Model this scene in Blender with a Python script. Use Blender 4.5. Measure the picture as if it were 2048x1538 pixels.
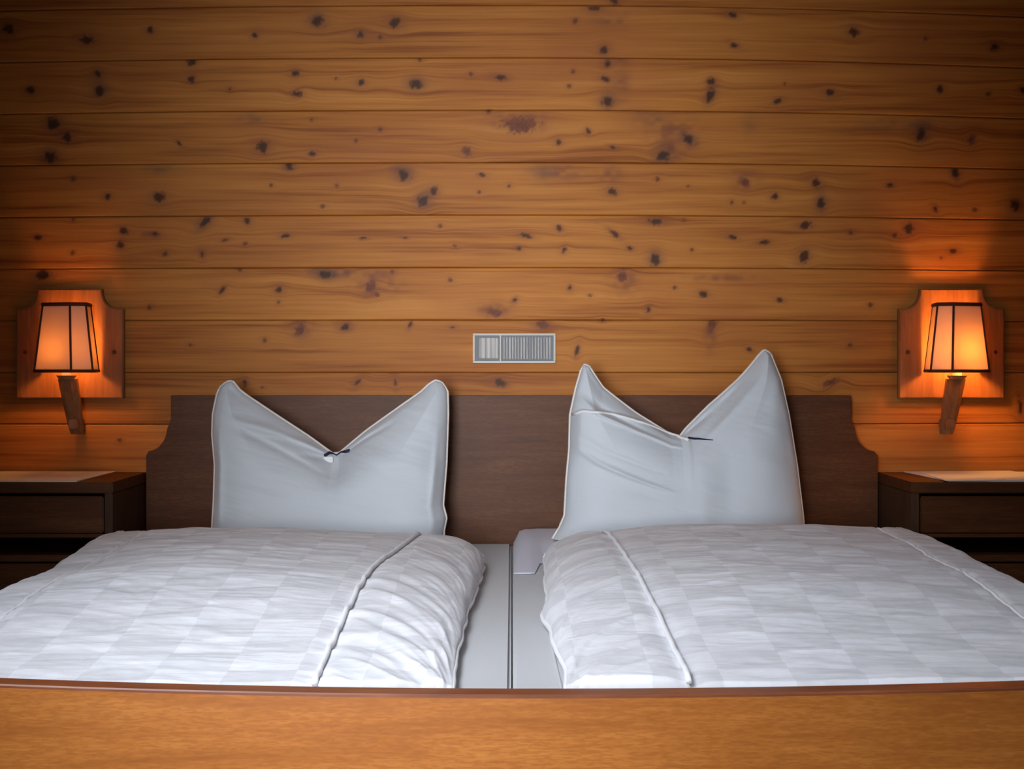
import bpy, bmesh, math, random
import numpy as np
from mathutils import Vector, Matrix
random.seed(7); rng = np.random.default_rng(11)
for o in list(bpy.data.objects): bpy.data.objects.remove(o)
SC = bpy.context.scene; COL = SC.collection
# ------------------------------------------------------------------ camera
FPX, D, CH, HY = 3186.0, 4.18, 1.0, 730.0       # focal length in px, distance to the wall, camera height, horizon row
cd = bpy.data.cameras.new('camera'); cam = bpy.data.objects.new('camera', cd); COL.objects.link(cam)
cam.location = (0, -D, CH); cam.rotation_euler = (math.pi/2, 0, 0)
cd.sensor_width = 36; cd.lens = FPX/2048*36; cd.shift_y = -(769-HY)/2048; cd.clip_start = 0.05
SC.camera = cam
# ------------------------------------------------------------------ ambient, assumed window key and added fills
SC.view_settings.view_transform = 'Standard'; SC.view_settings.look = 'None'
SC.view_settings.gamma = 1; SC.view_settings.exposure = 0.0
w = bpy.data.worlds.new('world'); SC.world = w; w.use_nodes = True
w.node_tree.nodes['Background'].inputs[0].default_value = (0.72, 0.80, 1.0, 1)
w.node_tree.nodes['Background'].inputs[1].default_value = 0.014
def area(name, loc, target, size, power, color, spread):
    l = bpy.data.lights.new(name, 'AREA'); l.shape = 'RECTANGLE'; l.size, l.size_y = size
    l.energy = power; l.color = color; l.spread = math.radians(spread)
    o = bpy.data.objects.new(name, l); COL.objects.link(o); o.location = loc
    o.rotation_euler = (Vector(target)-Vector(loc)).to_track_quat('-Z', 'Y').to_euler(); return o
area('assumed_window_key', (-0.45, -4.35, 1.35), (0.0, 0.0, 1.20), (0.6, 1.6), 5.6, (0.92, 0.95, 0.98), 33)  # unseen window assumed behind the camera; beam narrowed to imitate lens vignetting on the wall
area('overhead_fill', (-0.95, -2.6, 2.38), (-0.05, -1.75, 0.5), (0.9, 0.7), 11.6, (0.85, 0.91, 1.0), 80)  # unseen overhead light, added to brighten the duvets
area('footboard_fill', (0.0, -3.9, 1.25), (0.05, -2.08, 0.33), (1.9, 0.25), 2.8, (0.90, 0.94, 1.0), 50)  # added fill aimed down at the footboard face, no real window

def P(px, py, Y):                                # a point of the photograph's frame at depth Y, in metres
    d = D+Y; return ((px-1024)*d/FPX, Y, CH-(py-HY)*d/FPX)

# ------------------------------------------------------------------ numpy noise
def vnoise(x, y, seed=0):
    xi = np.floor(x).astype(np.int64); yi = np.floor(y).astype(np.int64); xf = x-xi; yf = y-yi
    def h(a, b):
        n = (a*374761393 + b*668265263 + seed*974634777) & 0xffffffff
        n = ((n ^ (n >> 13))*1274126177) & 0xffffffff
        return ((n ^ (n >> 16)) & 0xffff)/32767.5-1
    u = xf*xf*xf*(xf*(xf*6-15)+10); v = yf*yf*yf*(yf*(yf*6-15)+10)
    return (h(xi, yi)*(1-u)+h(xi+1, yi)*u)*(1-v)+(h(xi, yi+1)*(1-u)+h(xi+1, yi+1)*u)*v
def fbm(x, y, seed=0, o=3):
    r = 0; a = 1
    for k in range(o): r = r+a*vnoise(x*2**k, y*2**k, seed+k*17); a *= .5
    return r
def ss(a, b, x):
    t = np.clip((x-a)/(b-a), 0, 1); return t*t*(3-2*t)

# ------------------------------------------------------------------ objects and tags
def empty(name, loc=(0,0,0)):
    o = bpy.data.objects.new(name, None); COL.objects.link(o); o.location = loc; o.empty_display_size = .05; return o
def tag(o, label=None, cat=None, group=None, kind=None):
    if label: o['label'] = label
    if cat: o['category'] = cat
    if group: o['group'] = group
    if kind: o['kind'] = kind
    return o
def link(name, me, mat, parent=None, smooth=True):
    if mat: me.materials.append(mat)
    if smooth and len(me.polygons): me.polygons.foreach_set('use_smooth', [True]*len(me.polygons))
    o = bpy.data.objects.new(name, me); COL.objects.link(o)
    if parent:
        o.parent = parent; o.matrix_parent_inverse = Matrix.Translation(parent.matrix_world.translation if False else parent.location).inverted() if parent.type == 'EMPTY' else Matrix()
    return o
def bm_link(name, bm, mat, parent=None, smooth=False, weld=False):
    me = bpy.data.meshes.new(name); bmesh.ops.recalc_face_normals(bm, faces=bm.faces[:]); bm.to_mesh(me); bm.free()
    o = link(name, me, mat, parent, smooth)
    if smooth:
        try: me.set_sharp_from_angle(angle=math.radians(35))
        except Exception: pass
    return o
def box(bm, x0, x1, y0, y1, z0, z1, bev=0.002, seg=2):
    r = bmesh.ops.create_cube(bm, size=1)
    for v in r['verts']:
        v.co = Vector(((x0+x1)/2+v.co.x*(x1-x0), (y0+y1)/2+v.co.y*(y1-y0), (z0+z1)/2+v.co.z*(z1-z0)))
    if bev:
        es = list({e for v in r['verts'] for e in v.link_edges})
        bmesh.ops.bevel(bm, geom=es, offset=bev, segments=seg, affect='EDGES', clamp_overlap=True)
def boxobj(name, mat, parent, *a, **k):
    bm = bmesh.new(); box(bm, *a, **k); return bm_link(name, bm, mat, parent, True)
def prism(bm, pts, y0, y1, bev=0.003):           # polygon in x,z pushed along y
    vs = [bm.verts.new((x, y0, z)) for x, z in pts]; f = bm.faces.new(vs)
    r = bmesh.ops.extrude_face_region(bm, geom=[f])
    nv = [g for g in r['geom'] if isinstance(g, bmesh.types.BMVert)]
    for v in nv: v.co.y = y1
    if bev:
        es = [e for e in bm.edges if e.is_valid and abs(e.verts[0].co.y-e.verts[1].co.y) < 1e-6 and (e.verts[0] in vs or e.verts[0] in nv)]
        bmesh.ops.bevel(bm, geom=es, offset=bev, segments=2, affect='EDGES', clamp_overlap=True)
def tube(name, pts, r, mat, parent, cyc=False, seg=8):
    pts = [Vector(p) for p in pts]; n = len(pts); V = []; F = []
    for i, p in enumerate(pts):
        a = pts[(i-1) % n] if cyc or i else pts[i]; b = pts[(i+1) % n] if cyc or i < n-1 else pts[i]
        t = (b-a).normalized(); up = Vector((0,0,1)) if abs(t.z) < .9 else Vector((0,1,0))
        s = t.cross(up).normalized(); q = s.cross(t)
        rr = r[i] if hasattr(r, '__len__') else r
        for k in range(seg):
            an = 2*math.pi*k/seg; V.append(p+s*math.cos(an)*rr+q*math.sin(an)*rr)
    for i in range(n if cyc else n-1):
        j = (i+1) % n
        for k in range(seg):
            l = (k+1) % seg; F.append((i*seg+k, i*seg+l, j*seg+l, j*seg+k))
    if not cyc: F.append(tuple(range(seg))[::-1]); F.append(tuple((n-1)*seg+k for k in range(seg)))
    me = bpy.data.meshes.new(name); me.from_pydata([tuple(v) for v in V], [], F); me.update()
    return link(name, me, mat, parent)
def grid_mesh(name, X, Y, Z, close=None):        # arrays (nv, nu); close: matching lower sheet
    nv, nu = X.shape; V = np.stack([X, Y, Z], -1).reshape(-1, 3)
    idx = np.arange(nv*nu).reshape(nv, nu)
    F = np.stack([idx[:-1,:-1], idx[:-1,1:], idx[1:,1:], idx[1:,:-1]], -1).reshape(-1, 4)
    if close is not None:
        V2 = np.stack(close, -1).reshape(-1, 3); off = nv*nu
        F2 = F[:, ::-1]+off
        def strip(a, b): return np.stack([a[:-1], a[:-1]+off, a[1:]+off, a[1:]], -1)
        S = [strip(idx[0], 0), strip(idx[-1][::-1], 0), strip(idx[:,0][::-1], 0), strip(idx[:,-1], 0)]
        V = np.concatenate([V, V2]); F = np.concatenate([F, F2]+S)
    me = bpy.data.meshes.new(name)
    me.vertices.add(len(V)); me.vertices.foreach_set('co', V.astype(np.float32).ravel())
    me.loops.add(len(F)*4); me.loops.foreach_set('vertex_index', F.astype(np.int32).ravel())
    me.polygons.add(len(F)); me.polygons.foreach_set('loop_start', np.arange(0, len(F)*4, 4, dtype=np.int32))
    me.polygons.foreach_set('loop_total', np.full(len(F), 4, dtype=np.int32)); me.update(calc_edges=True); me.validate()
    return me

# ------------------------------------------------------------------ materials
class NT:
    def __init__(s, name):
        s.m = bpy.data.materials.new(name); s.m.use_nodes = True; s.t = s.m.node_tree; s.b = s.t.nodes['Principled BSDF']
    def n(s, kind, **k):
        x = s.t.nodes.new(kind)
        for a, b in k.items(): setattr(x, a, b)
        return x
    def l(s, a, b): s.t.links.new(a, b)
    def math(s, op, a, b=0.0, clamp=False):
        x = s.n('ShaderNodeMath', operation=op, use_clamp=clamp)
        for i, v in enumerate((a, b)):
            if isinstance(v, (int, float)): x.inputs[i].default_value = v
            else: s.l(v, x.inputs[i])
        return x.outputs[0]
    def mix(s, f, a, b, bt='MIX'):
        x = s.n('ShaderNodeMix', data_type='RGBA', blend_type=bt)
        for i, v in ((0, f), (6, a), (7, b)):
            if isinstance(v, (int, float)): x.inputs[i].default_value = v
            elif isinstance(v, tuple): x.inputs[i].default_value = (*v, 1)
            else: s.l(v, x.inputs[i])
        return x.outputs[2]
    def noise(s, vec, scale, detail=3, rough=.5, dist=0):
        x = s.n('ShaderNodeTexNoise'); x.inputs['Scale'].default_value = scale; x.inputs['Detail'].default_value = detail
        x.inputs['Roughness'].default_value = rough; x.inputs['Distortion'].default_value = dist; s.l(vec, x.inputs['Vector']); return x.outputs[0]
    def ramp(s, f, stops):
        x = s.n('ShaderNodeValToRGB'); e = x.color_ramp.elements
        while len(e) < len(stops): e.new(.5)
        for i, (p, c) in enumerate(stops): e[i].position = p; e[i].color = (*c, 1) if isinstance(c, tuple) else (c, c, c, 1)
        s.l(f, x.inputs[0]); return x.outputs[0]
    def coord(s, scale=(1,1,1)):
        c = s.n('ShaderNodeTexCoord'); m = s.n('ShaderNodeMapping'); m.inputs['Scale'].default_value = scale
        s.l(c.outputs['Object'], m.inputs[0]); return m.outputs[0]
    def bump(s, h, strength=.2, dist=.002, prev=None):
        x = s.n('ShaderNodeBump'); x.inputs['Strength'].default_value = strength; x.inputs['Distance'].default_value = dist
        s.l(h, x.inputs['Height'])
        if prev: s.l(prev, x.inputs['Normal'])
        return x.outputs[0]
    def out(s, col=None, rough=None, normal=None, spec=None):
        if col is not None:
            if isinstance(col, tuple): s.b.inputs['Base Color'].default_value = (*col, 1)
            else: s.l(col, s.b.inputs['Base Color'])
        if rough is not None:
            if isinstance(rough, (int, float)): s.b.inputs['Roughness'].default_value = rough
            else: s.l(rough, s.b.inputs['Roughness'])
        if normal is not None: s.l(normal, s.b.inputs['Normal'])
        if spec is not None: s.b.inputs['Specular IOR Level'].default_value = spec
        return s.m

def mat_pine_wall():
    t = NT('knotty_pine_boards')
    def at(n):
        a = t.n('ShaderNodeAttribute', attribute_name=n); return a.outputs['Fac']
    tc = t.n('ShaderNodeTexCoord'); sp = t.n('ShaderNodeSeparateXYZ'); t.l(tc.outputs['Object'], sp.inputs[0])
    g = at('grain'); tone = at('tone')
    cb = t.n('ShaderNodeCombineXYZ'); t.l(t.math('MULTIPLY', sp.outputs[0], 1.1), cb.inputs[0]); t.l(t.math('MULTIPLY', tone, 37.0), cb.inputs[1]); t.l(t.math('MULTIPLY', g, 30.0), cb.inputs[2])
    n1 = t.noise(cb.outputs[0], 1.4, 3, .6)
    cb2 = t.n('ShaderNodeCombineXYZ'); t.l(t.math('MULTIPLY', sp.outputs[0], 2.5), cb2.inputs[0]); t.l(tone, cb2.inputs[1]); t.l(t.math('MULTIPLY', g, 180.0), cb2.inputs[2])
    n2 = t.noise(cb2.outputs[0], 1.0, 2, .5)
    f = t.math('ADD', t.math('MULTIPLY', n1, .72), t.math('MULTIPLY', n2, .28))
    c = t.ramp(f, [(.33, (.31,.088,.015)), (.47, (.52,.188,.034)), (.56, (.59,.225,.042)), (.74, (.70,.300,.072))])
    cr = t.ramp(tone, [(0, (.88,.84,.80)), (1, (1.06,1.05,1.05))])
    c = t.mix(1.0, c, cr, 'MULTIPLY')
    big = t.noise(t.coord((.8,1,1.6)), 3.0, 2, .5)
    c = t.mix(t.ramp(big, [(.48, 0.0), (.70, .5)]), c, (.40,.115,.030))
    c = t.mix(t.math('MULTIPLY', at('halo'), .78, True), c, (.25,.078,.038))
    c = t.mix(t.math('MULTIPLY', at('blue'), .60, True), c, (.095,.070,.055))
    c = t.mix(t.math('MULTIPLY', at('knot'), .93, True), c, (.058,.024,.013))
    bp = t.bump(t.math('SUBTRACT', f, t.math('MULTIPLY', at('knot'), .4)), .18, .0015)
    return t.out(c, .5, bp, .16)

def mat_wood(name, dark, mid, light, axis=(1.5,14,14), scale=1.6, rough=.4, spec=.4, fleck=0.0, bump=.12, fscale=(1,1,1)):
    t = NT(name); v = t.coord(axis); n1 = t.noise(v, scale, 4, .6, .6)
    v2 = t.coord(tuple(a*6 for a in axis)); n2 = t.noise(v2, scale*1.2, 2, .5)
    f = t.math('ADD', t.math('MULTIPLY', n1, .7), t.math('MULTIPLY', n2, .3))
    c = t.ramp(f, [(.30, dark), (.5, mid), (.68, light)])
    if fleck:
        n3 = t.noise(t.coord(fscale), 1.0, 2, .55); c = t.mix(t.ramp(n3, [(.42, fleck), (.56, 0.0)]), c, dark)
    return t.out(c, rough, t.bump(f, bump, .001), spec)

def mat_cloth(name, col, checker=0.0, weave=.05, rough=.85, crease=(9,26,14), cs=.25, sq=10.0, rot=0.0):
    t = NT(name); c = col; r = rough
    nb = t.noise(t.coord(crease), 1.0, 4, .58, .8); h = nb
    nf = t.noise(t.coord((1,1,1)), 420, 2, .5)
    nm = t.bump(h, cs, .012); nm = t.bump(nf, weave, .001, nm)
    if checker:
        m = t.n('ShaderNodeMapping'); tc = t.n('ShaderNodeTexCoord'); t.l(tc.outputs['Object'], m.inputs[0])
        m.inputs['Scale'].default_value = (sq, sq, 0.0); m.inputs['Location'].default_value = (0,0,.5); m.inputs['Rotation'].default_value = (0,0,rot)
        wn = t.noise(t.coord((1,1,1)), 14, 2, .5)
        va = t.n('ShaderNodeVectorMath', operation='ADD'); t.l(m.outputs[0], va.inputs[0])
        vs = t.n('ShaderNodeVectorMath', operation='SCALE'); vs.inputs[3].default_value = .12; cn = t.n('ShaderNodeCombineXYZ'); t.l(wn, cn.inputs[0]); t.l(wn, cn.inputs[1]); t.l(cn.outputs[0], vs.inputs[0]); t.l(vs.outputs[0], va.inputs[1])
        ck = t.n('ShaderNodeTexChecker'); ck.inputs['Scale'].default_value = 1.0; t.l(va.outputs[0], ck.inputs['Vector'])
        dk = tuple(x*(1-checker) for x in col)
        pat = t.noise(t.coord((1,1,1)), 34, 3, .6)
        f = t.math('ADD', t.math('MULTIPLY', ck.outputs['Fac'], .75), t.math('MULTIPLY', t.ramp(pat, [(.42, 0.0), (.58, 1.0)]), .35), True)
        c = t.mix(f, dk, col)
    t.b.inputs['Sheen Weight'].default_value = .15
    return t.out(c, r, nm, .2)

M = {}
M['wall'] = mat_pine_wall()
M['pine'] = mat_wood('pine_panel', (.22,.078,.026), (.34,.125,.042), (.44,.175,.062), (14,14,1.4), 1.5, .45, .2)
M['pine_arm'] = mat_wood('stained_pine', (.16,.075,.035), (.26,.125,.06), (.36,.19,.09), (14,14,1.6), 1.5, .45)
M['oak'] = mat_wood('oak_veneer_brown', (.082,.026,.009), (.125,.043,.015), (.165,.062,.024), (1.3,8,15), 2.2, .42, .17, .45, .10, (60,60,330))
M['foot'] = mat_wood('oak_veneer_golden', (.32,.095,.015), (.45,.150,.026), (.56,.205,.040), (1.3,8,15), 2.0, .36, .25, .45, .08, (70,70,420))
M['foot_edge'] = mat_wood('oak_edge_red', (.13,.034,.012), (.19,.055,.02), (.26,.085,.03), (1.5,12,12), 2, .35)
M['night'] = mat_wood('nightstand_oak', (.065,.020,.007), (.105,.035,.011), (.15,.055,.018), (1.5,14,16), 1.8, .45, .15, .3, .1, (60,60,330))
M['night_dark'] = mat_wood('nightstand_side_oak', (.05,.024,.014), (.075,.036,.02), (.10,.05,.03), (10,10,1.5), 1.8, .5, .12)
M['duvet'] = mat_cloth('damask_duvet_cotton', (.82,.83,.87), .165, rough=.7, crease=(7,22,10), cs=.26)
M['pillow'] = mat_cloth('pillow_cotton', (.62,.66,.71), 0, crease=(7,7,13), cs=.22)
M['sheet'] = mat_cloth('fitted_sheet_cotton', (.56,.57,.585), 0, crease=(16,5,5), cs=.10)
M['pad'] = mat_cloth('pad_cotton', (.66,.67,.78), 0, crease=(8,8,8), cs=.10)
M['piping'] = mat_cloth('piping_cotton', (.88,.88,.90), 0, crease=(30,30,30), cs=.05)
M['piping_warm'] = mat_cloth('seam_cotton', (.80,.74,.70), 0, crease=(30,30,30), cs=.05)
M['paper'] = mat_cloth('white_table_paper', (.86,.82,.76), 0, weave=.01, crease=(5,8,5), cs=.05)
M['navy'] = NT('navy_ribbon').out((.012,.010,.045), .6)
M['floor'] = mat_wood('floor_boards', (.16,.08,.04), (.24,.13,.06), (.3,.17,.09), (1.2,12,12), 1.5)
M['ceil'] = mat_wood('ceiling_boards', (.26,.11,.035), (.36,.17,.06), (.45,.22,.08), (1.2,12,12), 1.5)
def mat_metal():
    t = NT('brushed_metal_plate'); n = t.noise(t.coord((140,1,2)), 1, 3, .6)
    t.b.inputs['Metallic'].default_value = .35
    return t.out(t.ramp(n, [(.35, (.16,.15,.145)), (.65, (.40,.38,.36))]), .5)
M['metal'] = mat_metal()
M['plate_frame'] = NT('ivory_plastic').out((.66,.61,.54), .4, None, .2)
M['plate_grey'] = NT('grey_plastic').out((.20,.21,.23), .45, None, .2)
M['rib'] = NT('shade_braid_brown').out((.13,.035,.012), .8)
def mat_shade(name, col):
    t = NT(name); n = t.noise(t.coord((1,1,1)), 260, 2, .5)
    tr = t.n('ShaderNodeBsdfTranslucent'); tr.inputs[0].default_value = (*col, 1)
    mx = t.n('ShaderNodeMixShader'); mx.inputs[0].default_value = .27
    t.out(tuple(min(1, c*1.0) for c in (.80,.66,.52)), .9, t.bump(n, .1, .0005), .1)
    o = t.t.nodes['Material Output']; t.l(t.b.outputs[0], mx.inputs[1]); t.l(tr.outputs[0], mx.inputs[2]); t.l(mx.outputs[0], o.inputs[0]); return t.m
M['shade'] = mat_shade('lampshade_linen', (.92,.72,.50))
def mat_emit(name, col, s):
    t = NT(name); t.b.inputs['Emission Color'].default_value = (*col, 1); t.b.inputs['Emission Strength'].default_value = s
    return t.out((.9,.8,.6), .5)
M['bulb_l'] = mat_emit('warm_bulb_dim', (1.0,.42,.09), 92)
M['bulb_r'] = mat_emit('warm_bulb_bright', (1.0,.42,.085), 210)

# ------------------------------------------------------------------ room shell
KN = """17 57 12;174 80 13 9;634 42 12 11 b;790 44 11;510 71 6;721 69 7;760 75 4;383 124 9;383 159 7;195 147 7;198 180 11 12 b;590 147 7;594 188 6 10;722 165 7;672 157 3;
840 119 5;832 168 12 10 b;1000 155 13 6;942 148 4;460 178 4;107 247 12 12 b;134 274 10;100 315 12 12 b;525 294 12;358 287 7 3;623 240 3;624 308 7 5;760 259 4;712 282 4;934 303 10 10 h;977 222 4;
1040 250 34 17 h;146 358 5;215 393 6;317 395 11;578 332 8 8 b;543 371 4;674 371 4;645 412 4;808 351 12 11 b;868 382 8;846 402 11 13 b;963 350 7 4;958 384 4;1018 372 4;75 475 8 5;146 439 4;
145 505 5;247 462 9 7;241 490 8;310 467 7 3;409 445 7 17 b;450 480 7 3;404 508 4 8;330 508 5;495 441 6 7;490 488 4;570 472 9 4;728 476 7 3;810 475 6 2;880 452 5;910 492 4;85 550 14 11 b;
650 550 14 9 b;445 580 4 8;558 580 7;557 605 4;740 575 8 13 h;755 590 5 4 h;785 543 4;600 660 9 11 h;690 655 8 6;820 650 3 8;990 625 16 9 h;490 765 4 7;525 775 4 3;715 765 4 9;790 765 3 8;1000 765 12 8;
1229 3 9 6;1190 17 14 5;1150 42 5;1465 30 9 6;1208 100 8 11;1468 90 9 5;1707 64 10;1851 77 4;1989 93 8;1215 128 7 9;1211 158 11 6;1215 203 11 13 b;1147 142 4;1138 173 4;1422 163 7;1420 192 7 14 b;
1569 168 3;1660 185 9 7;1555 202 8 5;1880 178 7;1977 188 5;2046 180 7;1377 278 11 8 b;1326 312 11 13 b;1177 262 4 6;1117 284 6;1225 295 6 3;1843 268 9 13 b;1943 280 8 10 h;1224 384 9 7;
1315 358 5;1376 373 3;1490 365 6 9 h;1463 405 4 5;1488 405 3;1549 393 7;1632 365 11 9;1642 407 8 13 b;1911 347 6 13 b;1870 418 4 8;2031 410 9 12;1052 471 12 5;1118 456 7 5;1038 497 6 4;
1128 500 4 6;1229 467 12 5;1313 443 16 7;1310 519 10 13 b;1260 497 6 4;1384 500 4;1465 475 9 4;1527 485 12 5;1368 440 3;1610 450 13 8;1608 514 10 15;1702 466 5;1817 458 9 12;1907 502 9 6;1882 516 3;
1245 552 8 13 h;1140 575 4 6;1408 588 8 6;1297 620 4 7;1425 650 9 14 h;1155 700 4 12;1085 650 14 8 h;1660 765 7 16 h;1205 640 4;225 700 5;300 615 4;380 690 5 3;1740 610 5;1560 600 7 4;1700 690 5;
240 880 5;1790 470 5;2040 815 4 20;480 540 5 3;900 560 5;1030 600 4 6;1500 700 6 4;530 680 5;905 655 6 3;1350 575 4;1180 590 5 3;60 180 8;300 60 7;1780 370 6;1950 420 5"""
BL = "505 235 30 13;320 337 34 12;1300 232 30 17;1500 243 15 22;665 545 42 9;1800 250 90 14;1085 345 30 14"
HA = "755 570 52 26;1120 345 45 18;1040 240 62 22;1340 255 55 26;1250 560 30 30;985 620 45 16;600 655 30 26;690 650 20 14;1220 345 26 22;300 470 24 8;1220 40 40 18;1350 300 45 26;1245 130 16 70;1490 360 30 22;1085 650 24 14;1420 670 12 32;800 340 24 10;1445 555 80 8;700 545 70 10"
PX = D/FPX
def parse(s): return [[*map(float, a.split()[:4] if len(a.split()) > 3 else a.split()[:3]+[a.split()[2]]), a.split()[4] if len(a.split()) > 4 else 'k'] for a in s.replace('\n', '').split(';')]
def warp(X, Z):                                  # boards bow a little down towards both ends, more so the higher they sit
    k = np.where(X < 0, 11.5, 24.0)*PX; t = np.minimum(np.abs(X)/1.343, 1.5)
    return Z-k*np.clip((Z-.98)/.963, -.3, 1.3)*t*t
knots = [(*P(a[0], a[1], 0), a[2]*PX, a[3]*PX, a[4]) for a in parse(KN)]
extra = [(random.uniform(-2.3, 2.3), 0, random.uniform(.02, 2.38), random.uniform(.004,.012), random.uniform(.004,.010), 'k') for _ in range(150)]
KA = {}
for kk in knots:
    KA[kk] = random.gauss(.35, .55) if abs(kk[3]-kk[4]) > .0005 else 0
knots += [e for e in extra if abs(e[0]) > 1.36 or e[2] > 1.97 or e[2] < .7]
HB, Z0 = .13765, .980-7*.13765
XS = np.linspace(-2.3, 2.3, 1180)
TS = np.concatenate([[0, .008, .018, .03], np.linspace(.05, .95, 32), [.97, .982, .992, 1]])
gX, gY, gZ, GR, KD, HL, BU, TN = [], [], [], [], [], [], [], []
meshes = []
nb = 18
tones = rng.random(nb)
for b in range(nb):
    zb = Z0+b*HB; zt = zb+HB*TS
    X, T = np.meshgrid(XS, TS); Zr = zb+T*HB; Z = warp(X, Zr)
    e = np.minimum(T, 1-T)*HB
    Yd = np.where(T < .5, .007*(1-ss(0, .0028, e)), .004*(1-ss(0, .0016, e)))
    Yd += .0016*(1-ss(0.0, .0020, np.abs((T-.93)*HB)))        # milled bead line near the upper edge
    Yd = np.minimum(Yd, .0075)-.0006*fbm(X*2+b*9, T*3, b, 2)
    g = Z.copy()+.006*fbm(X*1.3+b*13.1, T*.8, 40+b, 2)+b*.37; kd = np.zeros_like(X); hl = np.zeros_like(X); bu = np.zeros_like(X)
    for (kx, _, kz, rx, rz, ty) in knots:
        if kz < zb-.05 or kz > zb+HB+.05: continue
        dx = X-kx; dz = Z-kz; ka = KA.get((kx, _, kz, rx, rz, ty), 0)*(1 if rz > rx else .4)
        dx, dz = dx*math.cos(ka)-dz*math.sin(ka), dx*math.sin(ka)+dz*math.cos(ka)
        inb = (kz >= zb-.004 and kz <= zb+HB+.004)
        wob = 1+.38*vnoise(dx*150+kx*50, dz*150+kz*31, 5)
        r2 = (dx/rx)**2+(dz/rz)**2; r = np.sqrt(r2)*wob
        if inb:
            g += -dz*.8*np.exp(-(dx/(rx*3.2))**2-(dz/(rz*2.2))**2)
            core = 1-ss(.55, 1.12, r)
            if ty == 'h': hl += core*.9; kd += .30*core*(vnoise(dx*300, dz*300, 3) > .15)+.12*core; hl += .4*np.exp(-r2*.35)
            else:
                small = max(rx, rz)/PX < 5.5
                kd += core*(.70 if small else .95); hl += np.exp(-(dx/(rx*1.9))**2-(dz/(rz*1.6))**2)*(.5 if small else .75)
                if ty == 'b': bu += .6*np.exp(-(dx/(rx*1.5))**2-((dz-.3*rz)/(rz*1.5))**2)
    for src, arr, a in ((BL, bu, .75), (HA, hl, .85)):
        for q in parse(src):
            px, _, pz = P(q[0], q[1], 0)
            if zb-.002 <= pz <= zb+HB+.002:
                arr += a*np.exp(-((X-px)/(q[2]*PX))**2-((Z-pz)/(q[3]*PX))**2)*(.75+.5*vnoise(X*60, Z*90, 9))
    gX.append(X); gY.append(Yd); gZ.append(Z); GR.append(g); KD.append(kd); HL.append(hl); BU.append(bu); TN.append(np.full_like(X, tones[b]))
V = []; F = []; off = 0; nv, nu = gX[0].shape
for b in range(nb):
    V.append(np.stack([gX[b], gY[b], gZ[b]], -1).reshape(-1, 3)); idx = np.arange(nv*nu).reshape(nv, nu)+off
    F.append(np.stack([idx[:-1,:-1], idx[:-1,1:], idx[1:,1:], idx[1:,:-1]], -1).reshape(-1, 4)); off += nv*nu
V = np.concatenate(V); F = np.concatenate(F)
me = bpy.data.meshes.new('wall_back'); me.vertices.add(len(V)); me.vertices.foreach_set('co', V.astype(np.float32).ravel())
me.loops.add(len(F)*4); me.loops.foreach_set('vertex_index', F.astype(np.int32).ravel())
me.polygons.add(len(F)); me.polygons.foreach_set('loop_start', np.arange(0, len(F)*4, 4, dtype=np.int32)); me.polygons.foreach_set('loop_total', np.full(len(F), 4, dtype=np.int32)); me.update(calc_edges=True)
for nm, A in (('grain', GR), ('knot', KD), ('halo', HL), ('blue', BU), ('tone', TN)):
    at = me.attributes.new(nm, 'FLOAT', 'POINT'); at.data.foreach_set('value', np.concatenate([a.ravel() for a in A]).astype(np.float32))
wb = link('wall_back', me, M['wall']); tag(wb, kind='structure')
def struct(name, mat, *a):
    o = boxobj(name, mat, None, *a, bev=0); tag(o, kind='structure'); return o
struct('wall_left', M['pine'], -2.36, -2.3, -4.4, .1, 0, 2.45)
struct('wall_right', M['pine'], 2.3, 2.36, -4.4, .1, 0, 2.45)
struct('floor', M['floor'], -2.36, 2.36, -4.4, .1, -.05, 0)
struct('ceiling', M['ceil'], -2.36, 2.36, -2.4, .1, 2.44, 2.5)

# ------------------------------------------------------------------ bed frame
bed = tag(empty('bed', (0, -1.03, 0)), 'brown oak double bed frame with high headboard and low golden footboard', 'bed')
def arc(cx, cz, r0, r1, a0, a1, n=10): return [(cx+r0*math.cos(math.radians(a0+(a1-a0)*i/n)), cz+r1*math.sin(math.radians(a0+(a1-a0)*i/n))) for i in range(n+1)]
hz = .921; XL, XR = -.885, .880
# concave corner: quarter circle centred outside the board
left = [(-.949, .12), (-.949, .765)] + arc(-.947, .838, .052, .062, -85, -5, 10) + [(XL, .86), (XL, hz)]
right = [(XR, hz), (XR, .86)] + arc(.944, .838, .054, .062, 185, 265, 10) + [(.949, .765), (.949, .12)]
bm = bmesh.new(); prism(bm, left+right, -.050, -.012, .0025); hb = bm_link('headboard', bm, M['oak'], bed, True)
# footboard, its upper edge dips towards the middle
bm = bmesh.new(); n = 40; xs = np.linspace(-.951, .951, n)
topz = lambda x: .5632+.0125*(x/.685)**2-.0025*x
pts = [(x, topz(x)-.004) for x in xs]+[(.951, .13), (-.951, .13)]
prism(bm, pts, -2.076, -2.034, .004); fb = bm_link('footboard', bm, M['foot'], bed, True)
V = []; F = []
prof = [(-2.0795, -.013), (-2.0795, -.002), (-2.077, .001), (-2.036, .001), (-2.032, -.002), (-2.032, -.013)]
prof = [(-2.0740, -.006), (-2.0740, -.001), (-2.0725, .001), (-2.0340, .001), (-2.0315, -.001), (-2.0315, -.006)]
for x in xs:
    for (y, dz) in prof: V.append((x, y, topz(x)+dz))
for i in range(n-1):
    for k in range(6): F.append((i*6+k, i*6+(k+1) % 6, (i+1)*6+(k+1) % 6, (i+1)*6+k))
F += [tuple(range(6)), tuple((n-1)*6+k for k in range(6))[::-1]]
me = bpy.data.meshes.new('edge_strip'); me.from_pydata(V, [], F); me.update()
es = link('edge_strip', me, M['foot_edge'], bed, False); es['label'] = 'dark reddish edge strip on top of the footboard'
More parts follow.
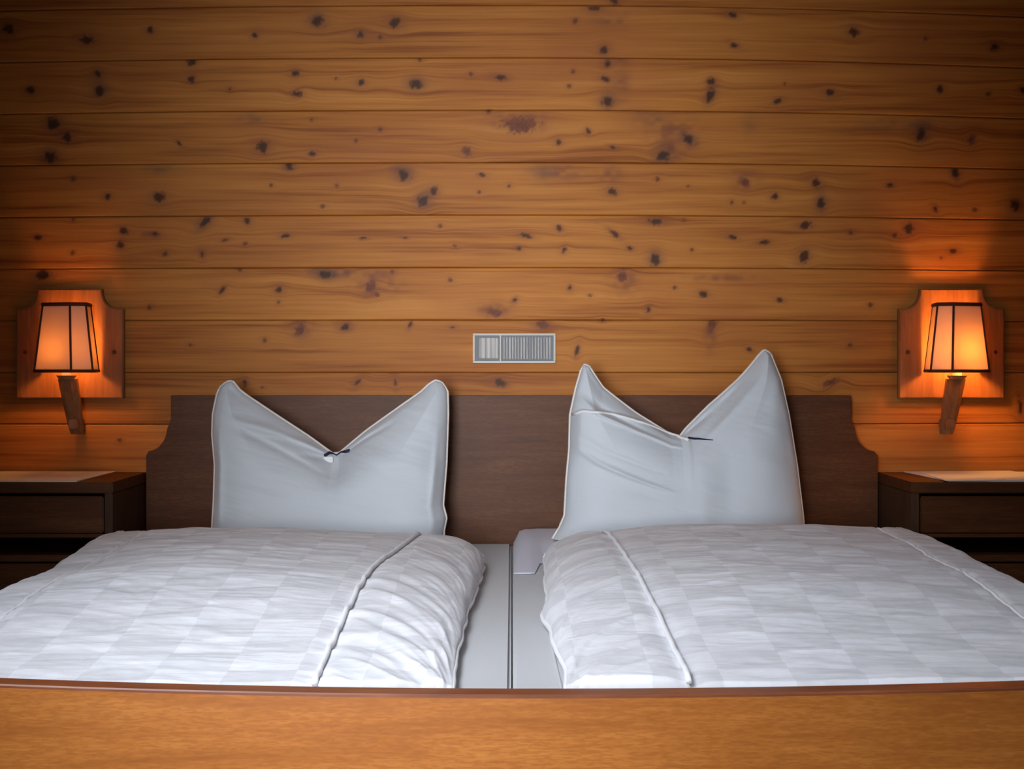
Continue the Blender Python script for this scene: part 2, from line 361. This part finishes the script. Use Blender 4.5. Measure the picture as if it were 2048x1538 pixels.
for s in (-1, 1):
    boxobj('side_rail', M['oak'], bed, *sorted((s*.932, s*.950)), -2.034, -.05, .22, .42)
    for y in ((-.044, -.014), (-2.07, -2.04)):
        boxobj('leg', M['oak'], bed, *sorted((s*.86, s*.935)), y[0], y[1], 0, .13)
boxobj('centre_beam', M['oak'], bed, -.04, .04, -2.034, -.05, .20, .33)

# ------------------------------------------------------------------ mattresses
def rbox(x0, x1, y0, y1, z0, z1, r, res=.012, wr=.001, seed=0):
    bm = bmesh.new(); box(bm, x0, x1, y0, y1, z0, z1, bev=r, seg=6); return bm
for s, lb in ((-1, 'grey-white sheeted mattress under the left duvet'), (1, 'grey-white sheeted mattress under the right duvet')):
    x0, x1 = sorted((s*.001, s*.93)); cx = (x0+x1)/2
    e = tag(empty('mattress', (cx, -1.04, .34)), lb, 'mattress', 'mattresses')
    bm = rbox(x0, x1, -2.02, -.062, .335, .538, .006)
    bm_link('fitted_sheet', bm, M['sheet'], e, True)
    pr = [(x0+.03, -.08, .528), (x1-.03, -.08, .528)]
    if s < 0:
        pass
    else:
        tube('sheet_hem', [(.070+.004*math.sin(y*5), y, .538) for y in np.linspace(-.9, -2.0, 30)], .0028, M['sheet'], e)
# head wedge under the right pillow
nu, nv = 60, 50
u = np.linspace(0, 1, nu); v = np.linspace(0, 1, nv); U, Vv = np.meshgrid(u, v)
X = .004+U*.90; Y = -.075-Vv*(.60-.185*ss(.048, .066, X))
edge = np.minimum(np.minimum(U*.9, (1-U)*.9), Vv*.6)
Z = .542+(.040*(1-Vv**1.5))*np.sqrt(np.clip(1-(1-np.clip(edge/.035, 0, 1))**2, 0, 1))
me = grid_mesh('wedge_pad', X, Y, Z, (X, Y, np.full_like(Z, .540)))
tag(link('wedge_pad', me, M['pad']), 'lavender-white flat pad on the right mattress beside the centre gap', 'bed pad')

# ------------------------------------------------------------------ duvets
def duvet(s, label, seamx, H0, seed, inner):
    nu, nv = 330, 420
    u = np.linspace(0, 1, nu); v = np.linspace(0, 1, nv); U, W = np.meshgrid(u, v)
    xi = np.interp(v, *inner); xs_ = np.interp(v, *seamx)
    xi = xi[:, None]; xs_ = xs_[:, None]
    Yb = -.505-W*1.505
    # widths: u .. 0-.3 inner slope, .3-.85 top, .85-1 outer fall
    a = np.clip(U/.30, 0, 1); b = np.clip((U-.30)/.55, 0, 1); c = np.clip((U-.85)/.15, 0, 1)
    ang = a*math.pi/2
    xo = .885+.025*W+(.012*np.sin(W*7+1) if s < 0 else .006*np.sin(W*5))
    H = H0-.012*W-.046*ss(.45, 1.0, W)
    if s < 0: H = H-.010*np.exp(-((W-.33)/.12)**2)*ss(.5, 1, b)
    lo = .555
    x = xi+(xs_-xi)*(1-np.cos(ang))
    zin = lo+(H-lo)*np.sin(ang)**.85
    x = np.where(U > .30, xs_+(xo-xs_)*b, x)
    if s > 0: H = H-.007*ss(.5, 1, W)
    crown = .012*(1-.6*ss(.6, 1, W))*np.sin(math.pi*np.clip(b, 0, 1))**.8 - .006*np.exp(-((x-xs_)/.02)**2)*(b > 0)
    z = np.where(U > .30, H+crown, zin-.006*np.exp(-((x-xs_)/.02)**2))
    co = c*math.pi/2
    x = np.where(c > 0, xo+.068*np.sin(co), x); z = np.where(c > 0, H+crown-(.12*(1-np.cos(co))), z)
    # outer seam dent
    so = .83
    z -= .005*np.exp(-((x-so)/.008)**2)
    # head edge rounding, foot edge drop
    hd = ss(0, 1, np.clip(W/.055, 0, 1)); Wd = np.clip(W/.05, 0, 1); rnd = np.sqrt(np.clip(1-(1-Wd)**2, 0, 1))
    base = np.where(c > 0, z-.012, .543)
    z = np.where(c > 0, z, lo+(z-lo)*(.18+.82*rnd))
    z -= .075*ss(.975, 1.0, W)*np.where(c > 0, .3, 1)*(z > .55)
    # folds
    sx = x*s
    top = ss(.04, .2, b); side = (1-ss(.28, .34, U))*ss(0.02, .10, U)
    fall = ss(0, .06, W)*ss(0, .03, U)
    n = .0055*fbm(x*3.2+seed, Yb*4.5+.8*x, seed, 2)*top
    n += .0022*(1-np.abs(fbm(x*3.0+Yb*1.1, Yb*15+2.5*np.sin(x*6)+seed, seed+5, 2)))**3*top*(.5+.5*vnoise(x*4, Yb*4, seed+8))
    n += .0018*fbm(x*14, Yb*30, seed+9, 2)*top
    pw = Yb*8.5+(1-a)**1.4*(3.6 if s < 0 else 2.6)*(.7+.6*W)
    n += side*(.0050*(1-np.abs(vnoise(pw*1.0, a*1.6+seed, seed+3)))**2.2+.0030*fbm(pw*2.2, a*2, seed+4, 2))*(.5+.6*W)
    if s < 0:  # long folds running over the side towards the foot
        for k, (w0, sl, am) in enumerate(((.60, .30, .010), (.70, .26, .012), (.78, .20, .010), (.86, .18, .011), (.52, .3, .007))):
            n += side*am*.5*np.exp(-((W-w0-sl*(1-a)**1.5)/.022)**2)*ss(.0, .3, a)
    z = z+n*fall
    x = x+.006*fbm(Yb*6, U*2, seed+6, 2)*(1-a)
    Zb = np.where(c > 0, z-.018, np.minimum(.5415+.0*z, z-.004))
    X = s*x; Xb = X.copy(); Xb = np.where(c > .6, s*(x-.006*c), Xb)
    Zb = np.where(c > 0, np.minimum(z-.008, .5415-.045*ss(.932, .950, np.abs(x))), Zb)
    if s > 0: top_grid = (X[:, :], Yb, z); 
    me = grid_mesh('duvet', X, Yb, z, (Xb, Yb, Zb))
    o = link('duvet', me, M['duvet']); tag(o, label, 'duvet', 'duvets')
    if s > 0: me.flip_normals()
    def along(ui, dz, j0=0, j1=None, st=4, jit=0):
        return [(X[j, ui], Yb[j, ui], z[j, ui]+dz) for j in range(j0, (j1 or nv)-6, st)]
    ps = int(.30*(nu-1))
    tube('seam_piping', along(ps, .0052, 10), .0044, M['piping'], o)
    uo = int(np.argmin(np.abs(x[nv//2]-so)))
    pts = []
    for j in range(12, nv-8, 4):
        uj = int(np.argmin(np.abs(x[j]-so))); pts.append((X[j, uj], Yb[j, uj], z[j, uj]+.001))
    tube('outer_piping', pts, .0030, M['piping'], o)
    hem = [(X[j, 0], Yb[j, 0], z[j, 0]-.004) for j in range(nv-8, 2, -4)]+[(X[2, i], Yb[2, i]+.002, z[2, i]-.003) for i in range(2, nu-40, 3)]
    tube('hem_piping', hem, .0042, M['piping'], o)
    return o
duvet(-1, 'white checked damask duvet on the left half of the bed', ([0, .42, .8, 1], [.208, .268, .277, .275]), .6185, 3,
      ([0, .08, .3, .55, .75, 1], [.070, .062, .072, .084, .078, .088]))
duvet(1, 'white checked damask duvet on the right half of the bed', ([0, .15, .5, .8, 1], [.208, .222, .230, .243, .247]), .626, 23,
      ([0, .08, .3, .55, .75, 1], [.076, .076, .066, .060, .068, .078]))

# ------------------------------------------------------------------ pillows
def pillow(name, label, Yc, L, R, T, B, th, lean, folds, seed, flap):
    # L, R: side outlines [(py, px)], T: top outline [(u, py)], B bottom py ; pixels at depth Yc -> metres
    nu, nv = 240, 220
    u = np.linspace(0, 1, nu); v = np.linspace(0, 1, nv); U, W = np.meshgrid(u, v)
    top = np.interp(U, [t[0] for t in T], [t[1] for t in T])
    k = 5; kern = np.ones(k)/k
    py = B+(top-B)*W
    lx = np.interp(py, [a[0] for a in L], [a[1] for a in L]); rx = np.interp(py, [a[0] for a in R], [a[1] for a in R])
    # horizontal placement: use outline at own height near the borders, straight columns inside
    px = lx+(rx-lx)*U
    d = D+Yc; X = (px-1024)*d/FPX; Z = CH-(py-HY)*d/FPX
    edge = np.minimum(np.minimum(U, 1-U)*.56, np.minimum(W*.45, (1-W)*.36))
    dist = 1-np.clip(np.minimum(np.minimum(U, 1-U)*.56, (1-W)*(B-top)*d/FPX*.9)/.13, 0, 1)
    prof = np.clip(1-dist**2.2, 0, 1)**.6
    prof *= .55+.45*ss(0, .5, 1-W*.9)
    t = th*prof
    fr = np.zeros_like(X)
    for (u0, w0, du, dw, amp, wid) in folds:     # crease: line from (u0,w0) direction (du,dw)
        L2 = du*du+dw*dw; tt = np.clip(((U-u0)*du+(W-w0)*dw)/L2, 0, 1)
        dd = np.hypot(U-u0-du*tt, W-w0-dw*tt); fr += amp*np.exp(-(dd/wid)**2)*np.sin(math.pi*np.clip(tt, .05, .95))**.5
    fr += .007*fbm(X*6+seed, Z*7, seed, 2)+.0026*fbm(X*9+Z*5, Z*34+X*7+seed, seed+2, 3)*(.5+.5*vnoise(X*8, Z*8, seed+3))
    if flap:
        fp = np.interp(px, [a[0] for a in flap], [a[1] for a in flap]); fr += .016*ss(-3, 5, py-fp)*(1-ss(0, 130, py-fp))*(1-ss(1372, 1386, px))
    lift = lean*(W-.3)
    Yf = Yc-t-(fr)*ss(0, .05, np.minimum(np.minimum(U, 1-U), 1-W))+lift
    Yk = Yc+t*.75+lift
    Yk = np.minimum(Yk, -.056)
    me = grid_mesh(name, X, Yf, Z, (X, Yk, Z)); me.flip_normals()
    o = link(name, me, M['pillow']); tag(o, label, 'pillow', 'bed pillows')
    bd = [(X[j, 0], (Yf[j, 0]+Yk[j, 0])/2, Z[j, 0]) for j in range(0, nv-1, 3)]+[(X[-1, i], (Yf[-1, i]+Yk[-1, i])/2, Z[-1, i]) for i in range(0, nu, 3)]+[(X[j, -1], (Yf[j, -1]+Yk[j, -1])/2, Z[j, -1]) for j in range(nv-1, -1, -3)]
    tube('edge_seam', bd, .0034, M['piping_warm'], o)
    return o, X, Yf, Z
o1, X1, Y1, Z1 = pillow('pillow', 'left pillow upright with even notched top and navy bow', -.245,
    [(755, 441), (765, 438), (790, 428), (830, 421), (870, 421), (930, 428), (1000, 428), (1060, 426), (1150, 424)],
    [(755, 882), (765, 886), (785, 894), (830, 895), (930, 892), (1010, 886), (1035, 893), (1060, 888), (1150, 888)],
    [(0, 775), (.02, 764), (.045, 762), (.09, 780), (.25, 826), (.40, 872), (.505, 909), (.535, 908), (.66, 860), (.80, 812), (.93, 769), (.965, 761), (.99, 764), (1, 778)],
    1092, .085, .06,
    [(.04, .80, .42, .16, .004, .02), (.1, .78, .35, -.03, -.006, .03), (.35, .9, .14, .08, .008, .02), (.40, .82, .10, .10, -.007, .02), (.56, .95, .2, -.04, -.006, .02), (.95, .1, .01, .6, .006, .015), (.04, .1, .0, .6, .008, .018), (.52, .97, .0, -.25, -.010, .05)], 4, None)
FL = [(1140, 826), (1165, 819), (1200, 820), (1240, 828), (1280, 840), (1320, 855), (1350, 866), (1378, 877)]
o2, X2, Y2, Z2 = pillow('pillow', 'right pillow, taller with sharp uneven peaks and a folded left flap', -.265,
    [(695, 1166), (735, 1165), (780, 1152), (830, 1141), (900, 1139), (960, 1133), (1030, 1129), (1055, 1118), (1078, 1103)],
    [(695, 1541), (705, 1545), (760, 1566), (830, 1580), (930, 1594), (1030, 1604), (1160, 1612)],
    [(0, 742), (.01, 728), (.035, 732), (.13, 775), (.30, 826), (.45, 868), (.50, 874), (.53, 858), (.64, 812), (.80, 756), (.93, 712), (.975, 699), (1, 706)],
    1076, .085, .055,
    [(.02, .80, .46, .10, .014, .018), (.05, .86, .36, .02, -.008, .03), (.03, .52, .4, -.06, .009, .02), (.05, .60, .35, .0, -.006, .025), (.57, .08, -.01, .8, .010, .05), (.68, .1, .02, .6, -.009, .05), (.6, .80, .3, .12, .009, .03), (.66, .92, .2, .1, -.006, .03), (.72, .62, .2, -.25, .006, .05), (.85, .7, .1, .2, -.006, .05), (.52, .97, .12, -.03, -.010, .02)], 14, FL)
def at_(X, Y, Z, px, py, Yc):
    x, _, z = P(px, py, Yc); i = np.argmin((X-x)**2+(Z-z)**2); return float(X.flat[i]), float(Y.flat[i]), float(Z.flat[i])
fl = [(a, float(np.interp(a, [q[0] for q in FL], [q[1] for q in FL]))+4) for a in np.linspace(1146, 1378, 26)]
pts = []
for (a, b) in fl:
    x, y, z = at_(X2, Y2, Z2, a, b, -.30); pts.append((x, y-.002, z))
tube('flap_hem', pts, .0035, M['piping'], o2)
# ties
def tie(o, XX, YY, ZZ, pts, r, Yc):
    q = []
    for (a, b) in pts:
        x, y, z = at_(XX, YY, ZZ, a, b, Yc); q.append((x, y-.004, z))
    t = tube('tie_ribbon', q, r, M['navy'], o); t['label'] = 'small navy tie ribbon'; return q
tie(o1, X1, Y1, Z1, [(643, 914), (650, 909), (658, 910), (664, 914), (672, 908), (682, 907), (692, 905)], [.0042,.0038,.002,.0016,.0022,.0036,.0046], -.30)
q = tie(o2, X2, Y2, Z2, [(1381, 877), (1390, 878), (1400, 878), (1412, 879), (1425, 880)], [.0026,.0026,.0024,.0015,.0008], -.30)
x, y, z = at_(X1, Y1, Z1, 650, 923, -.30)
boxobj('care_label', M['piping'], o1, x-.010, x+.012, y-.006, y-.003, z-.007, z+.007, bev=.001)

# ------------------------------------------------------------------ nightstands
def nightstand(s, label):
    nx0, nx1 = .952, 1.42
    def sx(a, b): return sorted((s*a, s*b))
    e = tag(empty('nightstand', (s*1.186, -.19, 0)), label, 'nightstand', 'nightstands beside the bed')
    yf, yb, zt = -.38, -.012, .7200
    boxobj('tabletop', M['night'], e, *sx(nx0+.0, nx1), yf, yb, zt-.026, zt, bev=.0025)
    boxobj('side_panel', M['night_dark'], e, *sx(nx0+.001, nx0+.020), yf+.001, yb, .06, zt-.0265, bev=.0015)
    boxobj('side_panel', M['night_dark'], e, *sx(nx1-.020, nx1-.001), yf+.001, yb, .06, zt-.0265, bev=.0015)
    boxobj('back_panel', M['night_dark'], e, *sx(nx0+.0205, nx1-.0205), yb-.008, yb-.001, .06, zt-.0265, bev=0)
    dr = boxobj('drawer', M['night'], e, *sx(nx0+.024, nx1-.024), yf+.006, yf+.024, .598, zt-.034, bev=.003)
    dr['label'] = 'drawer front'
    boxobj('shelf', M['night'], e, *sx(nx0+.0205, nx1-.0205), yf+.004, yb-.009, .588, .5965, bev=.001)
    boxobj('shelf', M['night'], e, *sx(nx0+.0205, nx1-.0205), yf+.004, yb-.009, .530, .546, bev=.002)
    d = boxobj('door', M['night'], e, *sx(nx0+.024, nx1-.024), yf+.006, yf+.024, .10, .525, bev=.003)
    fr = boxobj('door_panel', M['night_dark'], d, *sx(nx0+.075, nx1-.075), yf+.004, yf+.008, .15, .475, bev=.001)
    boxobj('plinth', M['night_dark'], e, *sx(nx0+.024, nx1-.024), yf+.04, yb-.03, 0, .0595, bev=0)
    return e
nightstand(-1, 'dark brown nightstand left of the bed with drawer and open shelf')
nightstand(1, 'dark brown nightstand right of the bed with drawer and open shelf')
def sheetp(name, label, poly, z, th, mat, grp=None):
    bm = bmesh.new(); vs = [bm.verts.new((x, y, z)) for x, y in poly]; f = bm.faces.new(vs)
    bmesh.ops.subdivide_edges(bm, edges=bm.edges[:], cuts=5, use_grid_fill=True)
    r = bmesh.ops.extrude_face_region(bm, geom=bm.faces[:])
    for g in r['geom']:
        if isinstance(g, bmesh.types.BMVert): g.co.z += th
    o = bm_link(name, bm, mat, None, False); tag(o, label, 'placemat', grp); return o
sheetp('placemat', 'white paper mat on the left nightstand', [(-1.034, -.022), (-1.36, -.022), (-1.36, -.372), (-1.040, -.372)], .7205, .0022, M['paper'])
sheetp('placemat', 'lower white paper mat on the right nightstand, its corner peeking out', [(1.022, -.02), (1.345, -.03), (1.35, -.366), (1.046, -.362)], .7205, .0018, M['paper'], 'paper mats on the right nightstand')
sheetp('placemat', 'upper white paper mat on the right nightstand, turned slightly askew', [(1.050, -.045), (1.30, -.020), (1.325, -.350), (1.036, -.374)], .7228, .0016, M['paper'], 'paper mats on the right nightstand')

# ------------------------------------------------------------------ wall lamps
def sconce(s, label, bulbmat, cxp, plx0, plx1):
    x0 = P(plx0, 700, -.02)[0]; x1 = P(plx1, 700, -.02)[0]; cx = (x0+x1)/2; hw = (x1-x0)/2
    zt = P(0, 578, -.02)[2]; zb = P(0, 797, -.02)[2]
    e = tag(empty('wall_lamp', (cx, 0, zb)), label, 'lamp', 'bedside wall lamps')
    nt = hw*.60; zs = zt-.052
    pts = [(cx-hw, zb), (cx+hw, zb), (cx+hw, zs)]
    pts += [(cx+hw-.012, zs)]+[(cx+nt+(hw-nt-.012)*(1-math.sin(a))+.0, zs+.047*(1-math.cos(a))) for a in np.linspace(.15, 1.5, 9)]+[(cx+nt, zt)]
    pts += [(cx-nt, zt)]+[(cx-nt-(hw-nt-.012)*(1-math.sin(a)), zs+.047*(1-math.cos(a))) for a in np.linspace(1.5, .15, 9)]+[(cx-hw+.012, zs)]
    pts += [(cx-hw, zs)]
    bm = bmesh.new(); prism(bm, pts, -.024, -.001, .003); bk = bm_link('backboard', bm, M['pine'], e, True)
    for (kx, kz, r) in ((cx+s*-hw*.78 if False else cx-s*hw*.83, zb+.121, .006), (cx+s*hw*.83, zb+.121, .005)):
        bm = bmesh.new(); bmesh.ops.create_uvsphere(bm, u_segments=12, v_segments=8, radius=r)
        for vv in bm.verts: vv.co = Vector((vv.co.x+kx, vv.co.y*.35-.0245, vv.co.z+kz))
        bm_link('screw_cover', bm, M['rib'], e, True)
    # torch-like arm: square tapered post leaning forward
    Yc = -.110; sx_ = P(cxp, 675, Yc)[0]
    ztop = P(0, 758, Yc)[2]; zbot = P(0, 868, -.03)[2]
    b0 = Vector((sx_+s*-.006, -.030, zbot)); b1 = Vector((sx_+s*.002, Yc+.02, ztop))
    V = []
    for (p, r) in ((b0, .017), (b0.lerp(b1, .12), .020), (b0.lerp(b1, .55), .024), (b1, .026)):
        for k in range(8):
            a = math.pi/8+k*math.pi/4; V.append((p.x+r*math.cos(a), p.y+r*.8*math.sin(a), p.z))
    F = [(i*8+k, i*8+(k+1) % 8, (i+1)*8+(k+1) % 8, (i+1)*8+k) for i in range(3) for k in range(8)]+[tuple(range(8))[::-1], tuple(24+k for k in range(8))]
    me = bpy.data.meshes.new('arm'); me.from_pydata(V, [], F); link('arm', me, M['pine_arm'], e, False)
    boxobj('arm_bracket', M['pine_arm'], e, b0.x-.012, b0.x+.012, -.075, -.001 if False else -.002, zbot+.015, zbot+.04, bev=.003)
    # dish under the shade and the bulb
    bm = bmesh.new(); bmesh.ops.create_cone(bm, cap_ends=True, segments=24, radius1=.018, radius2=.026, depth=.010)
    for vv in bm.verts: vv.co += Vector((sx_, Yc, ztop+.004))
    bm_link('lamp_holder', bm, M['pine_arm'], e, True)
    bm = bmesh.new(); bmesh.ops.create_cone(bm, cap_ends=True, segments=16, radius1=.012, radius2=.012, depth=.042)
    for vv in bm.verts: vv.co += Vector((sx_, Yc, ztop+.030))
    bm_link('candle_socket', bm, M['plate_frame'], e, True)
    zb_ = P(0, 742, Yc)[2]; zt_ = P(0, 612, Yc)[2]
    bm = bmesh.new(); bmesh.ops.create_uvsphere(bm, u_segments=20, v_segments=14, radius=.017)
    for vv in bm.verts: vv.co = Vector((vv.co.x+sx_+(.012 if s > 0 else 0), vv.co.y+Yc+(-.012 if s > 0 else .012), vv.co.z*1.35+ztop+.073))
    bm_link('bulb', bm, bulbmat, e, True)
    # shade: irregular six-sided, one broad panel outwards
    hb, ht = .0815, .0605
    plan = [(-.98, .92), (-.90, -.35), (.38, -.86), (.98, -.60), (.77, .92)]        # open towards the wall
    bx = (128-133)*PX*0
    ring = lambda z, h: [(sx_-s*q[0]*h*1.0, Yc+q[1]*h, z) for q in plan]
    Bt, Tp = ring(zb_, hb), ring(zt_, ht)
    V = Bt+Tp; n = 5; F = [(k, k+1, n+k+1, n+k) for k in range(n-1)]
    me = bpy.data.meshes.new('lamp_shade'); me.from_pydata(V, [], F); me.update()
    sh = link('lamp_shade', me, M['shade'], e, False)
    so = sh.modifiers.new('thick', 'SOLIDIFY'); so.thickness = .0012
    for k in range(n):
        tube('shade_rib', [Bt[k], Tp[k]], .0028, M['rib'], sh, seg=6)
    tube('lower_braid', [Vector(b) for b in Bt], .0045, M['rib'], sh, False, 6)
    tube('upper_braid', [Vector(b)+Vector((0,0,.003)) for b in Tp], .0055, M['rib'], sh, False, 6)
    return e
sconce(-1, 'lit bedside lamp with dimmer orange shade on the left side', M['bulb_l'], 133, 33, 247)
sconce(1, 'lit bedside lamp with yellow bulb glow in its shade on the right side', M['bulb_r'], 1914, 1797, 2008)

# ------------------------------------------------------------------ switch panel on the wall
pe = tag(empty('switch_panel', (P(1028, 696, 0)[0], 0, P(1028, 696, 0)[2])), 'pale framed metal switch panel on the wall between the pillows', 'switch panel')
xa, _, za = P(946, 726, 0); xb, _, zb = P(1111, 667, 0)
bm = bmesh.new(); t = .0052
box(bm, xa, xb, -.012, -.001, zb-t, zb, .001); box(bm, xa, xb, -.012, -.001, za, za+t, .001)
box(bm, xa, xa+t, -.012, -.001, za+t, zb-t, .001); box(bm, xb-t, xb, -.012, -.001, za+t, zb-t, .001)
xm = P(1001, 0, 0)[0]; box(bm, xm-.0018, xm+.0018, -.0115, -.001, za+t, zb-t, .0005)
bm_link('frame', bm, M['plate_frame'], pe, True)
boxobj('plate', M['plate_grey'], pe, xa+t*.6, xb-t*.6, -.006, -.0005, za+t*.6, zb-t*.6, bev=0)
boxobj('rocker_switch', M['metal'], pe, xa+.016, xm-.006, -.0105, -.0062, za+.012, zb-.012, bev=.002)
bm = bmesh.new(); nx = 17
for i in range(nx):
    x = xm+.008+(xb-t-.012-xm)*i/nx; box(bm, x, x+.0035, -.0105, -.0062, za+.010, zb-.010, .0008)
bm_link('grille', bm, M['metal'], pe, True)
